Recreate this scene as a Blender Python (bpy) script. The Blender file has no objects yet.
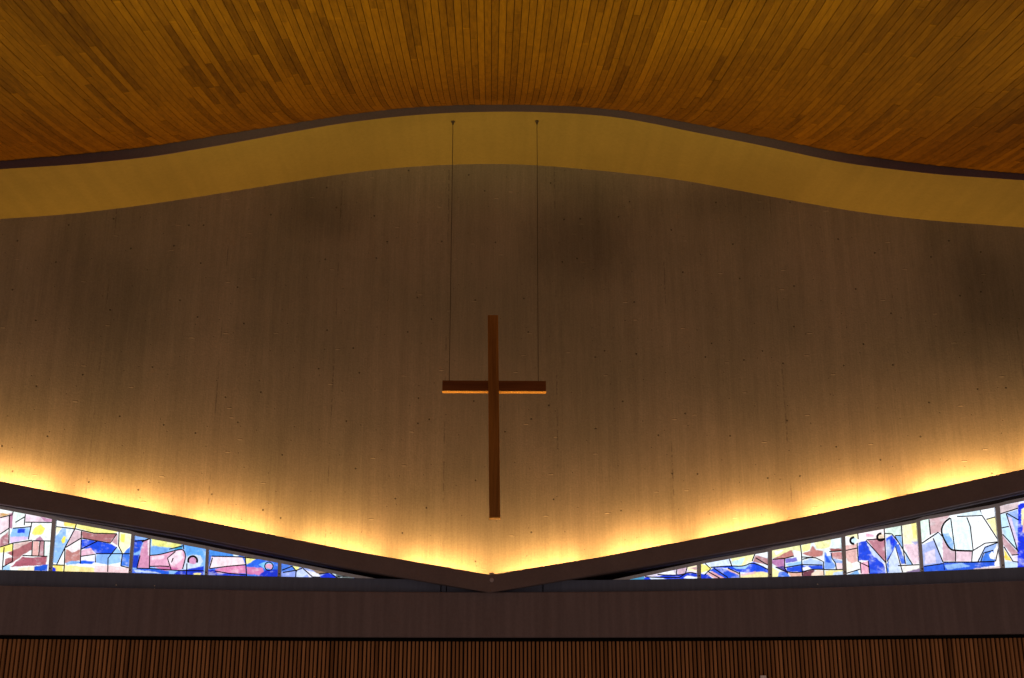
import bpy, bmesh, math, random
import numpy as np
from mathutils import Vector, Matrix, Euler

random.seed(7)
rng = np.random.default_rng(11)
C = bpy.context.scene.collection
sc = bpy.context.scene

# ------------------------------------------------------------------ view
sc.view_settings.view_transform = 'Standard'
sc.view_settings.look = 'None'
sc.view_settings.gamma = 1.0
sc.view_settings.use_curve_mapping = False
sc.view_settings.exposure = 0.0

# ------------------------------------------------------------------ camera
F = 1200.0                      # focal length in pixels of a 1024x678 frame
PITCH, YAW = math.radians(17.8), math.radians(-1.05)
EYE = Vector((0, 0, 1.6))
cam_d = bpy.data.cameras.new('camera')
cam_d.sensor_width = 36.0
cam_d.lens = F / 1024 * 36.0
cam = bpy.data.objects.new('camera', cam_d)
cam.location = EYE
cam.rotation_euler = Euler((math.pi / 2 + PITCH, 0, YAW), 'XYZ')
C.objects.link(cam)
sc.camera = cam
RM = cam.rotation_euler.to_matrix()


def wall_y(x):                  # the altar wall is gently concave in plan
    return 14.0 - 0.018 * x * x


def at(px, py, off=0.0):
    """measured image point -> point on the wall surface moved `off` metres towards the nave"""
    d = RM @ Vector((px - 512.0, 339.0 - py, -F))
    t = 13.5 / d.y
    for _ in range(12):
        t = (wall_y(d.x * t) - off) / d.y
    return EYE + d * t


def curve_z(pts, off, smooth=0.0):
    """measured (px,py) list -> z(x) along the surface `off` in front of the wall"""
    pts = sorted(pts)
    xs = np.array([p[0] for p in pts], float)
    ys = np.array([p[1] for p in pts], float)
    dense = np.linspace(xs[0], xs[-1], 400)
    dy = np.interp(dense, xs, ys)
    if smooth:
        step = dense[1] - dense[0]
        n = int(3 * smooth / step)
        k = np.exp(-0.5 * (np.arange(-n, n + 1) * step / smooth) ** 2)
        k /= k.sum()
        a0 = dy[0] - (dy[1:n + 1] - dy[0])[::-1]
        a1 = dy[-1] - (dy[-n - 1:-1] - dy[-1])[::-1]
        dy = np.convolve(np.concatenate([a0, dy, a1]), k, 'valid')
    P = [at(x, y, off) for x, y in zip(dense, dy)]
    X = np.array([p.x for p in P])
    Z = np.array([p.z for p in P])
    s0 = (Z[12] - Z[0]) / (X[12] - X[0])
    s1 = (Z[-1] - Z[-13]) / (X[-1] - X[-13])

    def f(x):
        if x < X[0]:
            return Z[0] + s0 * (x - X[0])
        if x > X[-1]:
            return Z[-1] + s1 * (x - X[-1])
        return float(np.interp(x, X, Z))
    return f


# ------------------------------------------------------------------ helpers
def lin(r, g, b):
    def c(v):
        v /= 255.0
        return v / 12.92 if v <= 0.04045 else ((v + 0.055) / 1.055) ** 2.4
    return (c(r), c(g), c(b), 1.0)


def tag(o, label=None, cat=None, group=None, kind=None):
    if label: o['label'] = label
    if cat: o['category'] = cat
    if group: o['group'] = group
    if kind: o['kind'] = kind
    return o


def empty(name, loc=(0, 0, 0)):
    o = bpy.data.objects.new(name, None)
    o.empty_display_size = 0.1
    o.location = loc
    C.objects.link(o)
    return o


def obj(name, bm, mat, parent=None, smooth=False):
    bmesh.ops.recalc_face_normals(bm, faces=bm.faces[:])
    me = bpy.data.meshes.new(name)
    bm.to_mesh(me)
    bm.free()
    for p in me.polygons:
        p.use_smooth = smooth
    me.materials.append(mat)
    o = bpy.data.objects.new(name, me)
    C.objects.link(o)
    if parent is not None:
        o.parent = parent
        o.matrix_parent_inverse = Matrix.Translation(parent.location).inverted()
    return o


def sweep(bm, sections, cap=True):
    """join a list of closed sections (same point count) into a solid"""
    rows = [[bm.verts.new(p) for p in s] for s in sections]
    n = len(rows[0])
    for a, b in zip(rows, rows[1:]):
        for i in range(n):
            j = (i + 1) % n
            bm.faces.new((a[i], a[j], b[j], b[i]))
    if cap:
        bm.faces.new(rows[0])
        bm.faces.new(rows[-1][::-1])
    return rows


def sheet(bm, rows):
    V = [[bm.verts.new(p) for p in r] for r in rows]
    for a, b in zip(V, V[1:]):
        for i in range(len(a) - 1):
            bm.faces.new((a[i], a[i + 1], b[i + 1], b[i]))
    return V


def box(bm, cx, cy, cz, sx, sy, sz, rot=None, bevel=0.0):
    r = bmesh.ops.create_cube(bm, size=1.0)
    vs = r['verts']
    M = Matrix.Translation((cx, cy, cz)) @ (rot.to_4x4() if rot else Matrix.Identity(4)) @ Matrix.Diagonal((sx, sy, sz, 1))
    bmesh.ops.transform(bm, matrix=M, verts=vs)
    if bevel:
        es = list({e for v in vs for e in v.link_edges})
        bmesh.ops.bevel(bm, geom=es, offset=bevel, segments=2, affect='EDGES', profile=0.6)


def tube(bm, a, b, r, seg=10):
    a, b = Vector(a), Vector(b)
    d = (b - a)
    q = d.to_track_quat('Z', 'Y').to_matrix()
    secs = []
    for p in (a, b):
        secs.append([p + q @ Vector((r * math.cos(k * 2 * math.pi / seg), r * math.sin(k * 2 * math.pi / seg), 0)) for k in range(seg)])
    sweep(bm, secs)


# ------------------------------------------------------------------ materials
class NT:
    """tiny wrapper for writing node graphs"""
    def __init__(self, name):
        self.m = bpy.data.materials.new(name)
        self.m.use_nodes = True
        self.t = self.m.node_tree
        self.t.nodes.clear()
        self.out = self.t.nodes.new('ShaderNodeOutputMaterial')

    def n(self, typ, **kw):
        nd = self.t.nodes.new(typ)
        for k, v in kw.items():
            setattr(nd, k, v)
        return nd

    def link(self, a, b):
        self.t.links.new(a, b)

    def put(self, sock, v):
        if hasattr(v, 'is_linked') or isinstance(v, bpy.types.NodeSocket):
            self.link(v, sock)
        else:
            sock.default_value = v

    def math(self, op, a, b=0.0, c=0.0, clamp=False):
        nd = self.n('ShaderNodeMath', operation=op, use_clamp=clamp)
        self.put(nd.inputs[0], a); self.put(nd.inputs[1], b); self.put(nd.inputs[2], c)
        return nd.outputs[0]

    def pos(self):
        return self.n('ShaderNodeTexCoord').outputs['Object']

    def mapped(self, scale, loc=(0, 0, 0)):
        mp = self.n('ShaderNodeMapping')
        self.link(self.pos(), mp.inputs['Vector'])
        mp.inputs['Scale'].default_value = scale
        mp.inputs['Location'].default_value = loc
        return mp.outputs[0]

    def noise(self, vec, scale=1.0, detail=3.0, rough=0.5):
        nd = self.n('ShaderNodeTexNoise')
        self.link(vec, nd.inputs['Vector'])
        nd.inputs['Scale'].default_value = scale
        nd.inputs['Detail'].default_value = detail
        nd.inputs['Roughness'].default_value = rough
        return nd.outputs[0]

    def ramp(self, v, lo, hi, a=0.0, b=1.0):
        nd = self.n('ShaderNodeMapRange', interpolation_type='SMOOTHSTEP')
        self.put(nd.inputs['Value'], v)
        nd.inputs['From Min'].default_value = lo
        nd.inputs['From Max'].default_value = hi
        nd.inputs['To Min'].default_value = a
        nd.inputs['To Max'].default_value = b
        return nd.outputs[0]

    def mix(self, f, a, b, blend='MIX'):
        nd = self.n('ShaderNodeMix', data_type='RGBA', blend_type=blend)
        self.put(nd.inputs['Factor'], f)
        self.put(nd.inputs['A'], a) if False else None
        ins = [s for s in nd.inputs if s.type == 'RGBA']
        self.put(ins[0], a); self.put(ins[1], b)
        return [s for s in nd.outputs if s.type == 'RGBA'][0]

    def principled(self, color, rough=0.8, spec=0.3, bump=None, bump_d=0.002, strength=0.5):
        p = self.n('ShaderNodeBsdfPrincipled')
        self.put(p.inputs['Base Color'], color)
        self.put(p.inputs['Roughness'], rough)
        p.inputs['Specular IOR Level'].default_value = spec
        if bump is not None:
            b = self.n('ShaderNodeBump')
            b.inputs['Strength'].default_value = strength
            b.inputs['Distance'].default_value = bump_d
            self.link(bump, b.inputs['Height'])
            self.link(b.outputs[0], p.inputs['Normal'])
        self.link(p.outputs[0], self.out.inputs[0])
        return self.m


def vec_scaled(t, sx, sy, sz):
    return t.mapped((sx, sy, sz))


# board-formed concrete of the altar wall
def concrete_wall():
    t = NT('board_formed_concrete')
    streak = t.noise(t.mapped((9.0, 0.0, 0.35)), 1.0, 5.0, 0.6)
    fine = t.noise(t.mapped((60.0, 0.0, 3.0)), 1.0, 2.0)
    grain = t.noise(t.mapped((45.0, 45.0, 45.0)), 1.0, 3.0, 0.7)
    blot = t.noise(t.mapped((0.55, 0.0, 0.45), (3.1, 0, 1.7)), 1.0, 4.0, 0.55)
    v = t.ramp(streak, 0.25, 0.75, 0.90, 1.08)
    v = t.math('MULTIPLY', v, t.ramp(fine, 0.2, 0.8, 0.93, 1.07))
    v = t.math('MULTIPLY', v, t.ramp(grain, 0.2, 0.8, 0.90, 1.10))
    v = t.math('MULTIPLY', v, t.ramp(blot, 0.3, 0.7, 0.86, 1.10))
    # damp stains with their own shape
    sep = t.n('ShaderNodeSeparateXYZ'); t.link(t.pos(), sep.inputs[0])
    wob = t.noise(t.mapped((1.6, 0.0, 0.9), (7, 0, 2)), 1.0, 4.0, 0.6)
    wob = t.math('MULTIPLY', t.math('SUBTRACT', wob, 0.5), 1.3)
    for (px, py, rx, rz, amt) in ((322, 205, 0.75, 0.5, 0.30), (588, 235, 0.75, 0.75, 0.33), (985, 290, 0.75, 1.0, 0.38),
                                  (85, 300, 0.85, 0.9, 0.20), (720, 200, 1.2, 0.25, 0.15)):
        p = at(px, py)
        dx = t.math('DIVIDE', t.math('SUBTRACT', sep.outputs[0], p.x), rx)
        dz = t.math('DIVIDE', t.math('SUBTRACT', sep.outputs[2], p.z), rz)
        d = t.math('SQRT', t.math('ADD', t.math('MULTIPLY', dx, dx), t.math('MULTIPLY', dz, dz)))
        d = t.math('ADD', d, wob)
        v = t.math('MULTIPLY', v, t.ramp(d, 0.1, 1.35, 1.0 - amt, 1.0))
    # form-board seams: thin broken vertical lines
    u = t.math('ADD', sep.outputs[0], -2.15 + 0.675)
    fr = t.math('ABSOLUTE', t.math('SUBTRACT', t.math('FRACT', t.math('DIVIDE', u, 1.35)), 0.5))
    seam = t.math('LESS_THAN', fr, 0.006)
    broken = t.ramp(t.noise(t.mapped((3.0, 0.0, 2.2), (1, 0, 5)), 1.0, 3.0), 0.47, 0.60, 0.0, 1.0)
    broken2 = t.ramp(t.noise(t.mapped((30.0, 0.0, 18.0)), 1.0, 2.0), 0.4, 0.55, 0.0, 1.0)
    seam = t.math('MULTIPLY', seam, t.math('MULTIPLY', broken, broken2))
    v = t.math('MULTIPLY', v, t.math('SUBTRACT', 1.0, t.math('MULTIPLY', seam, 0.32)))
    # small air holes and formwork marks
    def holes(sx, sz, r, loc):
        nd = t.n('ShaderNodeTexVoronoi', feature='F1', voronoi_dimensions='2D')
        mp = t.n('ShaderNodeMapping')
        cb = t.n('ShaderNodeCombineXYZ')
        t.link(sep.outputs[0], cb.inputs[0]); t.link(sep.outputs[2], cb.inputs[1])
        t.link(cb.outputs[0], mp.inputs['Vector'])
        mp.inputs['Scale'].default_value = (sx, sz, 1); mp.inputs['Location'].default_value = loc
        t.link(mp.outputs[0], nd.inputs['Vector'])
        nd.inputs['Scale'].default_value = 1.0
        return t.ramp(nd.outputs['Distance'], r * 0.55, r, 1.0, 0.0)
    h1 = holes(1.7, 1.5, 0.022, (0.3, 0.2, 0))
    h2 = holes(2.9, 2.4, 0.022, (5.3, 1.2, 0))
    h3 = holes(0.75, 2.6, 0.026, (2.3, 4.2, 0))
    hole = t.math('MAXIMUM', h1, t.math('MULTIPLY', h2, 0.6))
    v = t.math('MULTIPLY', v, t.math('SUBTRACT', 1.0, t.math('MULTIPLY', hole, 0.6)))
    v = t.math('MULTIPLY', v, t.math('ADD', 1.0, t.math('MULTIPLY', h3, 0.25)))
    warm = t.mix(t.ramp(blot, 0.3, 0.7), (0.290, 0.262, 0.212, 1), (0.310, 0.262, 0.218, 1))
    sc_ = t.n('ShaderNodeVectorMath', operation='SCALE')
    t.link(warm, sc_.inputs[0]); t.link(v, sc_.inputs['Scale'])
    bump = t.math('ADD', t.math('ADD', t.math('MULTIPLY', streak, 0.5), t.math('MULTIPLY', grain, 0.5)),
                  t.math('ADD', t.math('MULTIPLY', hole, -1.5), t.math('MULTIPLY', h3, 1.2)))
    return t.principled(sc_.outputs[0], 0.92, 0.15, bump, 0.006, 0.6)


def plain_concrete(name, col, var=0.12, sx=14.0, sz=0.6):
    t = NT(name)
    s = t.noise(t.mapped((sx, 2.0, sz)), 1.0, 4.0, 0.6)
    g = t.noise(t.mapped((40, 40, 40)), 1.0, 3.0, 0.7)
    v = t.math('MULTIPLY', t.ramp(s, 0.25, 0.75, 1 - var, 1 + var), t.ramp(g, 0.2, 0.8, 0.92, 1.08))
    k = t.n('ShaderNodeVectorMath', operation='SCALE')
    k.inputs[0].default_value = col[:3]
    t.link(v, k.inputs['Scale'])
    return t.principled(k.outputs[0], 0.85, 0.2, g, 0.002, 0.4)


def plaster(name, col):
    t = NT(name)
    a = t.noise(t.mapped((0.7, 0.9, 0.7)), 1.0, 3.0)
    g = t.noise(t.mapped((22, 22, 22)), 1.0, 4.0, 0.7)
    st = t.noise(t.mapped((7, 0.4, 0.4)), 1.0, 3.0)
    v = t.math('MULTIPLY', t.ramp(a, 0.25, 0.75, 0.94, 1.06), t.ramp(g, 0.2, 0.8, 0.94, 1.06))
    v = t.math('MULTIPLY', v, t.ramp(st, 0.3, 0.7, 0.96, 1.04))
    k = t.n('ShaderNodeVectorMath', operation='SCALE')
    k.inputs[0].default_value = col[:3]
    t.link(v, k.inputs['Scale'])
    return t.principled(k.outputs[0], 0.9, 0.15, g, 0.002, 0.4)


def wood(name, dark, light, along, rough=0.6, tone=None):
    """along: 'x','y' or 'z' grain direction; tone: face attribute shifting the shade board by board"""
    t = NT(name)
    s = {'x': (1.2, 30, 30), 'y': (30, 1.2, 30), 'z': (30, 30, 1.2)}[along]
    g = t.noise(t.mapped(s), 1.0, 5.0, 0.65)
    f = t.ramp(g, 0.25, 0.75)
    if tone:
        at_ = t.n('ShaderNodeAttribute', attribute_name=tone)
        f = t.math('ADD', t.math('MULTIPLY', f, 0.42), t.math('MULTIPLY', at_.outputs['Fac'], 0.72))
    col = t.mix(f, dark, light)
    return t.principled(col, rough, 0.08, g, 0.001, 0.3)


def metal(name, col, rough=0.5, metallic=0.6):
    t = NT(name)
    g = t.noise(t.mapped((25, 25, 3)), 1.0, 3.0)
    k = t.n('ShaderNodeVectorMath', operation='SCALE')
    k.inputs[0].default_value = col[:3]
    t.link(t.ramp(g, 0.2, 0.8, 0.88, 1.1), k.inputs['Scale'])
    m = t.principled(k.outputs[0], rough, 0.3)
    for n_ in m.node_tree.nodes:
        if n_.type == 'BSDF_PRINCIPLED':
            n_.inputs['Metallic'].default_value = metallic
    return m


def stained_glass():
    """daylight-lit glass: the coloured pieces glow with the light behind them"""
    t = NT('daylit_stained_glass')
    a = t.n('ShaderNodeAttribute', attribute_name='glass')
    n1 = t.noise(t.mapped((9, 9, 14)), 1.0, 4.0, 0.6)
    n2 = t.noise(t.mapped((30, 30, 22), (4, 0, 2)), 1.0, 3.0, 0.6)
    wash = t.mix(t.ramp(n1, 0.52, 0.75, 0.0, 0.38), a.outputs['Color'], (0.93, 0.96, 1.0, 1))
    k = t.n('ShaderNodeVectorMath', operation='SCALE')
    t.link(wash, k.inputs[0])
    t.link(t.math('MULTIPLY', t.ramp(n2, 0.3, 0.62, 0.88, 1.14), t.ramp(n1, 0.25, 0.5, 0.92, 1.10)), k.inputs['Scale'])
    p = t.n('ShaderNodeBsdfPrincipled')
    p.inputs['Base Color'].default_value = (0.02, 0.02, 0.02, 1)
    p.inputs['Roughness'].default_value = 0.25
    t.link(k.outputs[0], p.inputs['Emission Color'])
    p.inputs['Emission Strength'].default_value = 1.08
    t.link(p.outputs[0], t.out.inputs[0])
    return t.m


M_CONC = concrete_wall()
M_BEAM = plain_concrete('beam_concrete', (0.20, 0.162, 0.175), 0.12, 16, 0.8)
M_LEDGE = plain_concrete('trough_board', (0.185, 0.145, 0.150), 0.08, 3.0, 3.0)
M_PLASTER = plaster('cream_plaster', (0.245, 0.192, 0.050))
M_FASCIA = plain_concrete('grey_edge', (0.140, 0.100, 0.125), 0.06, 3, 3)
M_BOARD = wood('ceiling_boards', (0.070, 0.026, 0.0008, 1), (0.240, 0.104, 0.0020, 1), 'y', 0.6, 'tone')
M_BACK = plain_concrete('dark_backing', (0.020, 0.010, 0.006), 0.1)
M_SLAT = wood('wall_slats', (0.16, 0.07, 0.026, 1), (0.60, 0.30, 0.125, 1), 'z', 0.65, 'tone')
M_GAP = plain_concrete('black_gap', (0.004, 0.0035, 0.004), 0.05)
M_CROSS = wood('cross_wood', (0.20, 0.080, 0.016, 1), (0.40, 0.175, 0.036, 1), 'z', 0.5)
M_CROSSX = wood('cross_wood_bar', (0.14, 0.046, 0.013, 1), (0.22, 0.078, 0.022, 1), 'x', 0.5)
M_CABLE = metal('dark_cable', (0.05, 0.036, 0.026), 0.6, 0.0)
M_UNDERGLOW = wood('painted_underglow', (0.55, 0.29, 0.06, 1), (0.75, 0.42, 0.10, 1), 'x', 0.5)  # trough lamp glow on the cross undersides, put into a golden colour
M_RAIL = metal('grey_window_rail', (0.15, 0.19, 0.30), 0.7, 0.0)
M_FRAME = metal('grey_window_frame', (0.70, 0.78, 0.90), 0.55, 0.0)
M_LEAD = metal('dark_lead_came', (0.035, 0.032, 0.055), 0.6, 0.0)
M_BOLT = metal('bolt_head', (0.42, 0.37, 0.40), 0.5, 0.0)
M_WHITE = plaster('off_white_box', (0.95, 0.93, 0.93))
M_SCREW = metal('pale_screw', (0.85, 0.85, 0.85), 0.35, 0.2)
M_GLASS = stained_glass()

XR = 8.2                                        # half width that is built

# ------------------------------------------------------------------ measured outlines
OFF_SOFFIT = 1.30
z_soffit_back = curve_z([(0, 219), (68, 214.5), (136, 206.3), (204, 196), (272, 185), (340, 174), (396, 167.5), (452, 164.3), (510, 163.6),
                         (544, 165.6), (611, 171.5), (680, 179.5), (780, 198.3), (853, 211.5), (922, 220), (1024, 227.5)], 0.0, 22)
z_soffit_front = curve_z([(0, 169), (75, 164.5), (150, 157.3), (225, 144.5), (300, 130.5), (340, 123.3), (400, 116), (450, 112.5), (510, 111.3),
                          (560, 112.5), (610, 116), (650, 122.6), (680, 129.3), (755, 144), (830, 160.3), (850, 164), (937, 174.5), (1024, 180.3)], OFF_SOFFIT, 16)
z_board_edge = curve_z([(0, 161.3), (75, 155), (150, 147), (225, 134.5), (300, 122.5), (340, 115.8), (400, 108.3), (450, 105.2), (510, 104.8),
                        (560, 105.5), (610, 109), (650, 115), (680, 121.5), (755, 135.3), (830, 151), (850, 154.5), (937, 166.3), (1024, 174.2)], OFF_SOFFIT + 0.05, 16)
z_fascia_low = curve_z([(0, 169.2), (75, 164.5), (150, 157.1), (225, 144.3), (300, 130.3), (340, 123.3), (400, 116), (450, 112.5), (510, 111.3),
                        (560, 112.5), (610, 116), (650, 122.6), (680, 129.3), (755, 144), (830, 160.3), (850, 164), (937, 174.5), (1024, 180.3)], OFF_SOFFIT + 0.05, 16)
OFF_LEDGE, OFF_BEAM, OFF_RAIL, OFF_GLASS = 0.42, 0.36, 0.28, 0.24
z_ledge_top_raw = [[(0, 481.3), (90, 498.6), (180, 516.3), (350, 550.4), (490, 574.8)], [(490, 574.8), (600, 557), (700, 538), (820, 513.5), (1024, 469)]]
z_ledge_bot_raw = [[(0, 503.7), (180, 533.6), (340, 566.3), (490, 592.3)], [(490, 592.3), (640, 566.8), (820, 535.3), (1024, 490.5)]]
z_ledge_top = [curve_z(r, OFF_LEDGE) for r in z_ledge_top_raw]
z_ledge_bot = [curve_z(r, OFF_LEDGE) for r in z_ledge_bot_raw]
z_beam_top = curve_z([(0, 585.5), (170, 589), (340, 591.6), (490, 592.2), (640, 591.6), (800, 588.6), (1024, 580.5)], OFF_BEAM, 60)
z_beam_bot = curve_z([(0, 634.3), (250, 636.3), (490, 637.2), (750, 636.6), (1024, 633.4)], OFF_BEAM, 60)
z_slat_top = curve_z([(0, 639.0), (250, 640.8), (490, 641.8), (750, 641.0), (1024, 637.8)], 0.26, 60)
GB = [(0, 569.7), (130, 572.8), (215, 575.2), (350, 578.0), (490, 580.5), (634, 579.6), (770, 577), (845, 574.6), (920, 571.6), (1024, 566.9)]
z_sill = curve_z(GB, OFF_RAIL, 25)


def xs(n=120, a=-XR, b=XR):
    return [a + (b - a) * i / (n - 1) for i in range(n)]


def ledge_z(f, x):
    return f[0](x) if x <= 0 else f[1](x)


# ------------------------------------------------------------------ altar wall
bm = bmesh.new()
secs = []
rows = []
for x in xs(160):
    y = wall_y(x)
    zb = ledge_z(z_ledge_bot, x) + 0.02
    zt = z_soffit_back(x)
    rows.append((x, y, zb, zt))
front = [[(x, y, zb + (zt - zb) * k / 24) for k in range(25)] for x, y, zb, zt in rows]
secs = [f + [(r[0], r[1] + 0.3, r[3]), (r[0], r[1] + 0.3, r[2])] for f, r in zip(front, rows)]
sweep(bm, secs)
wall = obj('wall_back', bm, M_CONC)
tag(wall, 'tall curved grey-brown board-formed concrete wall behind the cross', 'wall', kind='structure')

# ------------------------------------------------------------------ soffit band and its grey edge
bm = bmesh.new()
secs = []
for x in xs(160):
    yb, yf = wall_y(x), wall_y(x) - OFF_SOFFIT
    zb, zf = z_soffit_back(x), z_soffit_front(x)
    s = [(x, yb + (yf - yb) * k / 8, zb + (zf - zb) * k / 8) for k in range(9)]
    s += [(x, yf, zf + 0.02), (x, yb, max(zb, zf) + 0.25)]
    secs.append(s)
sweep(bm, secs)
soffit = obj('trim_1', bm, M_PLASTER, smooth=False)
tag(soffit, 'wavy yellow plaster soffit band between the board ceiling and concrete wall', 'soffit', kind='structure')

bm = bmesh.new()
secs = []
for x in xs(160):
    yf = wall_y(x) - OFF_SOFFIT
    z0, z1 = z_fascia_low(x), z_board_edge(x)
    secs.append([(x, yf - 0.05, z0), (x, yf, z_soffit_front(x) - 0.002), (x, yf, z1 + 0.04), (x, yf - 0.05, z1 + 0.04)])
sweep(bm, secs)
fascia = obj('trim_2', bm, M_FASCIA)
tag(fascia, 'thin dark grey wavy edge strip where the board ceiling stops', 'trim', kind='structure')

# ------------------------------------------------------------------ ceiling of narrow boards
PITCH_B, BW, GAPD = 0.064, 0.0585, 0.010
TMAX = 6.0


def ceil_z(x, t):
    s1 = 0.43 * math.exp(-(x / 4.8) ** 2)
    k = 1.9
    return z_board_edge(x) - (0.125 * t + s1 * k * (1 - math.exp(-t / k)))


bm = bmesh.new()
tone_l = bm.faces.layers.float.new('tone')
nb = int(2 * XR / PITCH_B)
for i in range(nb):
    x0 = -XR + i * PITCH_B
    x1 = x0 + BW
    xm = 0.5 * (x0 + x1)
    ye = wall_y(xm) - OFF_SOFFIT - 0.052
    # break the run into random board lengths
    t = -random.uniform(0, 1.6) - 0.05
    cuts = []
    while t < TMAX:
        L = random.choice((0.7, 1.1, 1.5, 2.0, 2.6)) * random.uniform(0.8, 1.2)
        cuts.append((max(t, 0.0), min(t + L, TMAX)))
        t += L
    for (ta, tb) in cuts:
        if tb - ta < 0.02:
            continue
        tone = min(1.0, max(0.0, random.gauss(0.47, 0.18)))
        if random.random() < 0.035:
            tone = 0.02
        jz = random.uniform(-0.003, 0.003)
        n = max(1, int((tb - ta) / 0.13))
        ts = [ta + (tb - ta) * k / n for k in range(n + 1)]
        tick = random.random() < 0.5 and n > 2
        if tick:
            ts.insert(len(ts) - 1, tb - 0.035)
        rows_ = []
        for tt in ts:
            za, zb = ceil_z(x0, tt) + jz, ceil_z(x1, tt) + jz
            yy = ye - tt
            rows_.append([bm.verts.new(p) for p in ((x0, yy, za + GAPD), (x0, yy, za), (x1, yy, zb), (x1, yy, zb + GAPD))])
        for q, (a, b) in enumerate(zip(rows_, rows_[1:])):
            tn = tone
            if tick and q == len(rows_) - 2:
                tn = min(1.25, tone + 0.28)
            for c in range(3):
                f = bm.faces.new((a[c], a[c + 1], b[c + 1], b[c]))
                f[tone_l] = tn
        for e in (rows_[0], rows_[-1]):
            f = bm.faces.new(e)
            f[tone_l] = tone
ceil = obj('ceiling', bm, M_BOARD)
tag(ceil, 'curved ceiling of narrow orange-brown wooden boards fanning towards the viewer', 'ceiling', kind='structure')
bm = bmesh.new()
sheet(bm, [[(x, wall_y(x) - OFF_SOFFIT - 0.03 - t, ceil_z(x, t) + GAPD + 0.004) for t in [TMAX * k / 36 for k in range(37)]] for x in xs(120)])
bk = obj('backing', bm, M_BACK, ceil)

# ------------------------------------------------------------------ light trough (V of two boards)
apex = at(490, 592, OFF_LEDGE)
trough = empty('light_trough', (0, wall_y(0) - OFF_LEDGE, z_ledge_bot[0](0)))
tag(trough, 'dark V-shaped trough hiding the lamps that wash the concrete wall', 'light trough', kind='thing')
for side in (0, 1):
    bm = bmesh.new()
    secs = []
    rng_x = xs(60, -XR, 0.0) if side == 0 else xs(60, 0.0, XR)
    for x in rng_x:
        yw = wall_y(x)
        yf = yw - OFF_LEDGE
        zt, zb = z_ledge_top[side](x), z_ledge_bot[side](x)
        secs.append([(x, yf, zb + 0.004), (x, yf, zt - 0.004), (x, yf + 0.004, zt), (x, yf + 0.04, zt), (x, yf + 0.04, zb + 0.035),
                     (x, yw - 0.002, zb + 0.035), (x, yw - 0.002, zb), (x, yf + 0.004, zb)])
    sweep(bm, secs)
    obj('board', bm, M_LEDGE, trough)
bm = bmesh.new()
pb = at(491.8, 580, OFF_LEDGE)
secs = []
for (dy, r) in ((0.0, 0.024), (-0.006, 0.024), (-0.007, 0.017), (-0.013, 0.015), (-0.016, 0.009)):
    secs.append([(pb.x + r * math.cos(a), wall_y(pb.x) - OFF_LEDGE + dy, pb.z + r * math.sin(a)) for a in [k * math.pi / 8 for k in range(16)]])
sweep(bm, secs)
o = obj('bolt', bm, M_BOLT, trough)
o['label'] = 'round bolt head at the point of the V'
bm = bmesh.new()
pj = at(491.5, 573.5, OFF_LEDGE - 0.05)
box(bm, pj.x, pj.y + 0.02, z_ledge_top[0](0) + 0.008, 0.055, 0.03, 0.05, bevel=0.004)
o = obj('bracket', bm, M_BOLT, trough)
o['label'] = 'small joint bracket over the point of the V'

# lamps: a row of tubes lying in the trough
lamp_cuts = [-155, -52, 62, 175, 284, 388, 490, 595, 690, 798, 906, 1022, 1135]
for a, b in zip(lamp_cuts, lamp_cuts[1:]):
    side = 0 if b <= 490 else 1
    ya = lambda px: z_ledge_top_raw[side][0][1] + (z_ledge_top_raw[side][-1][1] - z_ledge_top_raw[side][0][1]) * (px - z_ledge_top_raw[side][0][0]) / (z_ledge_top_raw[side][-1][0] - z_ledge_top_raw[side][0][0])
    A, B = at(a, ya(a), 0.2), at(b, ya(b), 0.2)
    for P in (A, B):
        P.y = wall_y(P.x) - 0.16
        P.z = ledge_z(z_ledge_top, P.x) - 0.06
    mid = (A + B) / 2
    L = (B - A).length
    ld = bpy.data.lights.new('trough_lamp', 'AREA')
    ld.shape = 'RECTANGLE'
    ld.size = L * 0.81
    ld.size_y = 0.03
    ld.energy = 17.0 * L
    ld.color = (1.0, 0.53, 0.16)
    lo = bpy.data.objects.new('trough_lamp', ld)
    ux = (B - A).normalized()
    uz = Vector((0, -math.sin(math.radians(10)), -math.cos(math.radians(10))))     # leaning a little to the wall
    uz = -(uz - ux * uz.dot(ux)).normalized()          # local +Z points down, light leaves along -Z
    zl = -uz
    uy = zl.cross(ux)
    lo.matrix_world = Matrix.Translation(mid) @ Matrix((ux, uy, zl)).transposed().to_4x4()
    C.objects.link(lo)

# ------------------------------------------------------------------ beam, rail, slatted wall
bm = bmesh.new()
secs = []
for x in xs(100):
    yf = wall_y(x) - OFF_BEAM
    zt, zb = z_beam_top(x), z_beam_bot(x)
    secs.append([(x, yf, zb + 0.006), (x, yf, zt - 0.008), (x, yf + 0.008, zt), (x, yf + 0.45, zt), (x, yf + 0.45, zb), (x, yf + 0.006, zb)])
sweep(bm, secs)
beam = obj('trim_3', bm, M_BEAM)
tag(beam, 'long dark brown concrete beam running under the stained glass', 'beam', kind='structure')

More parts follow.
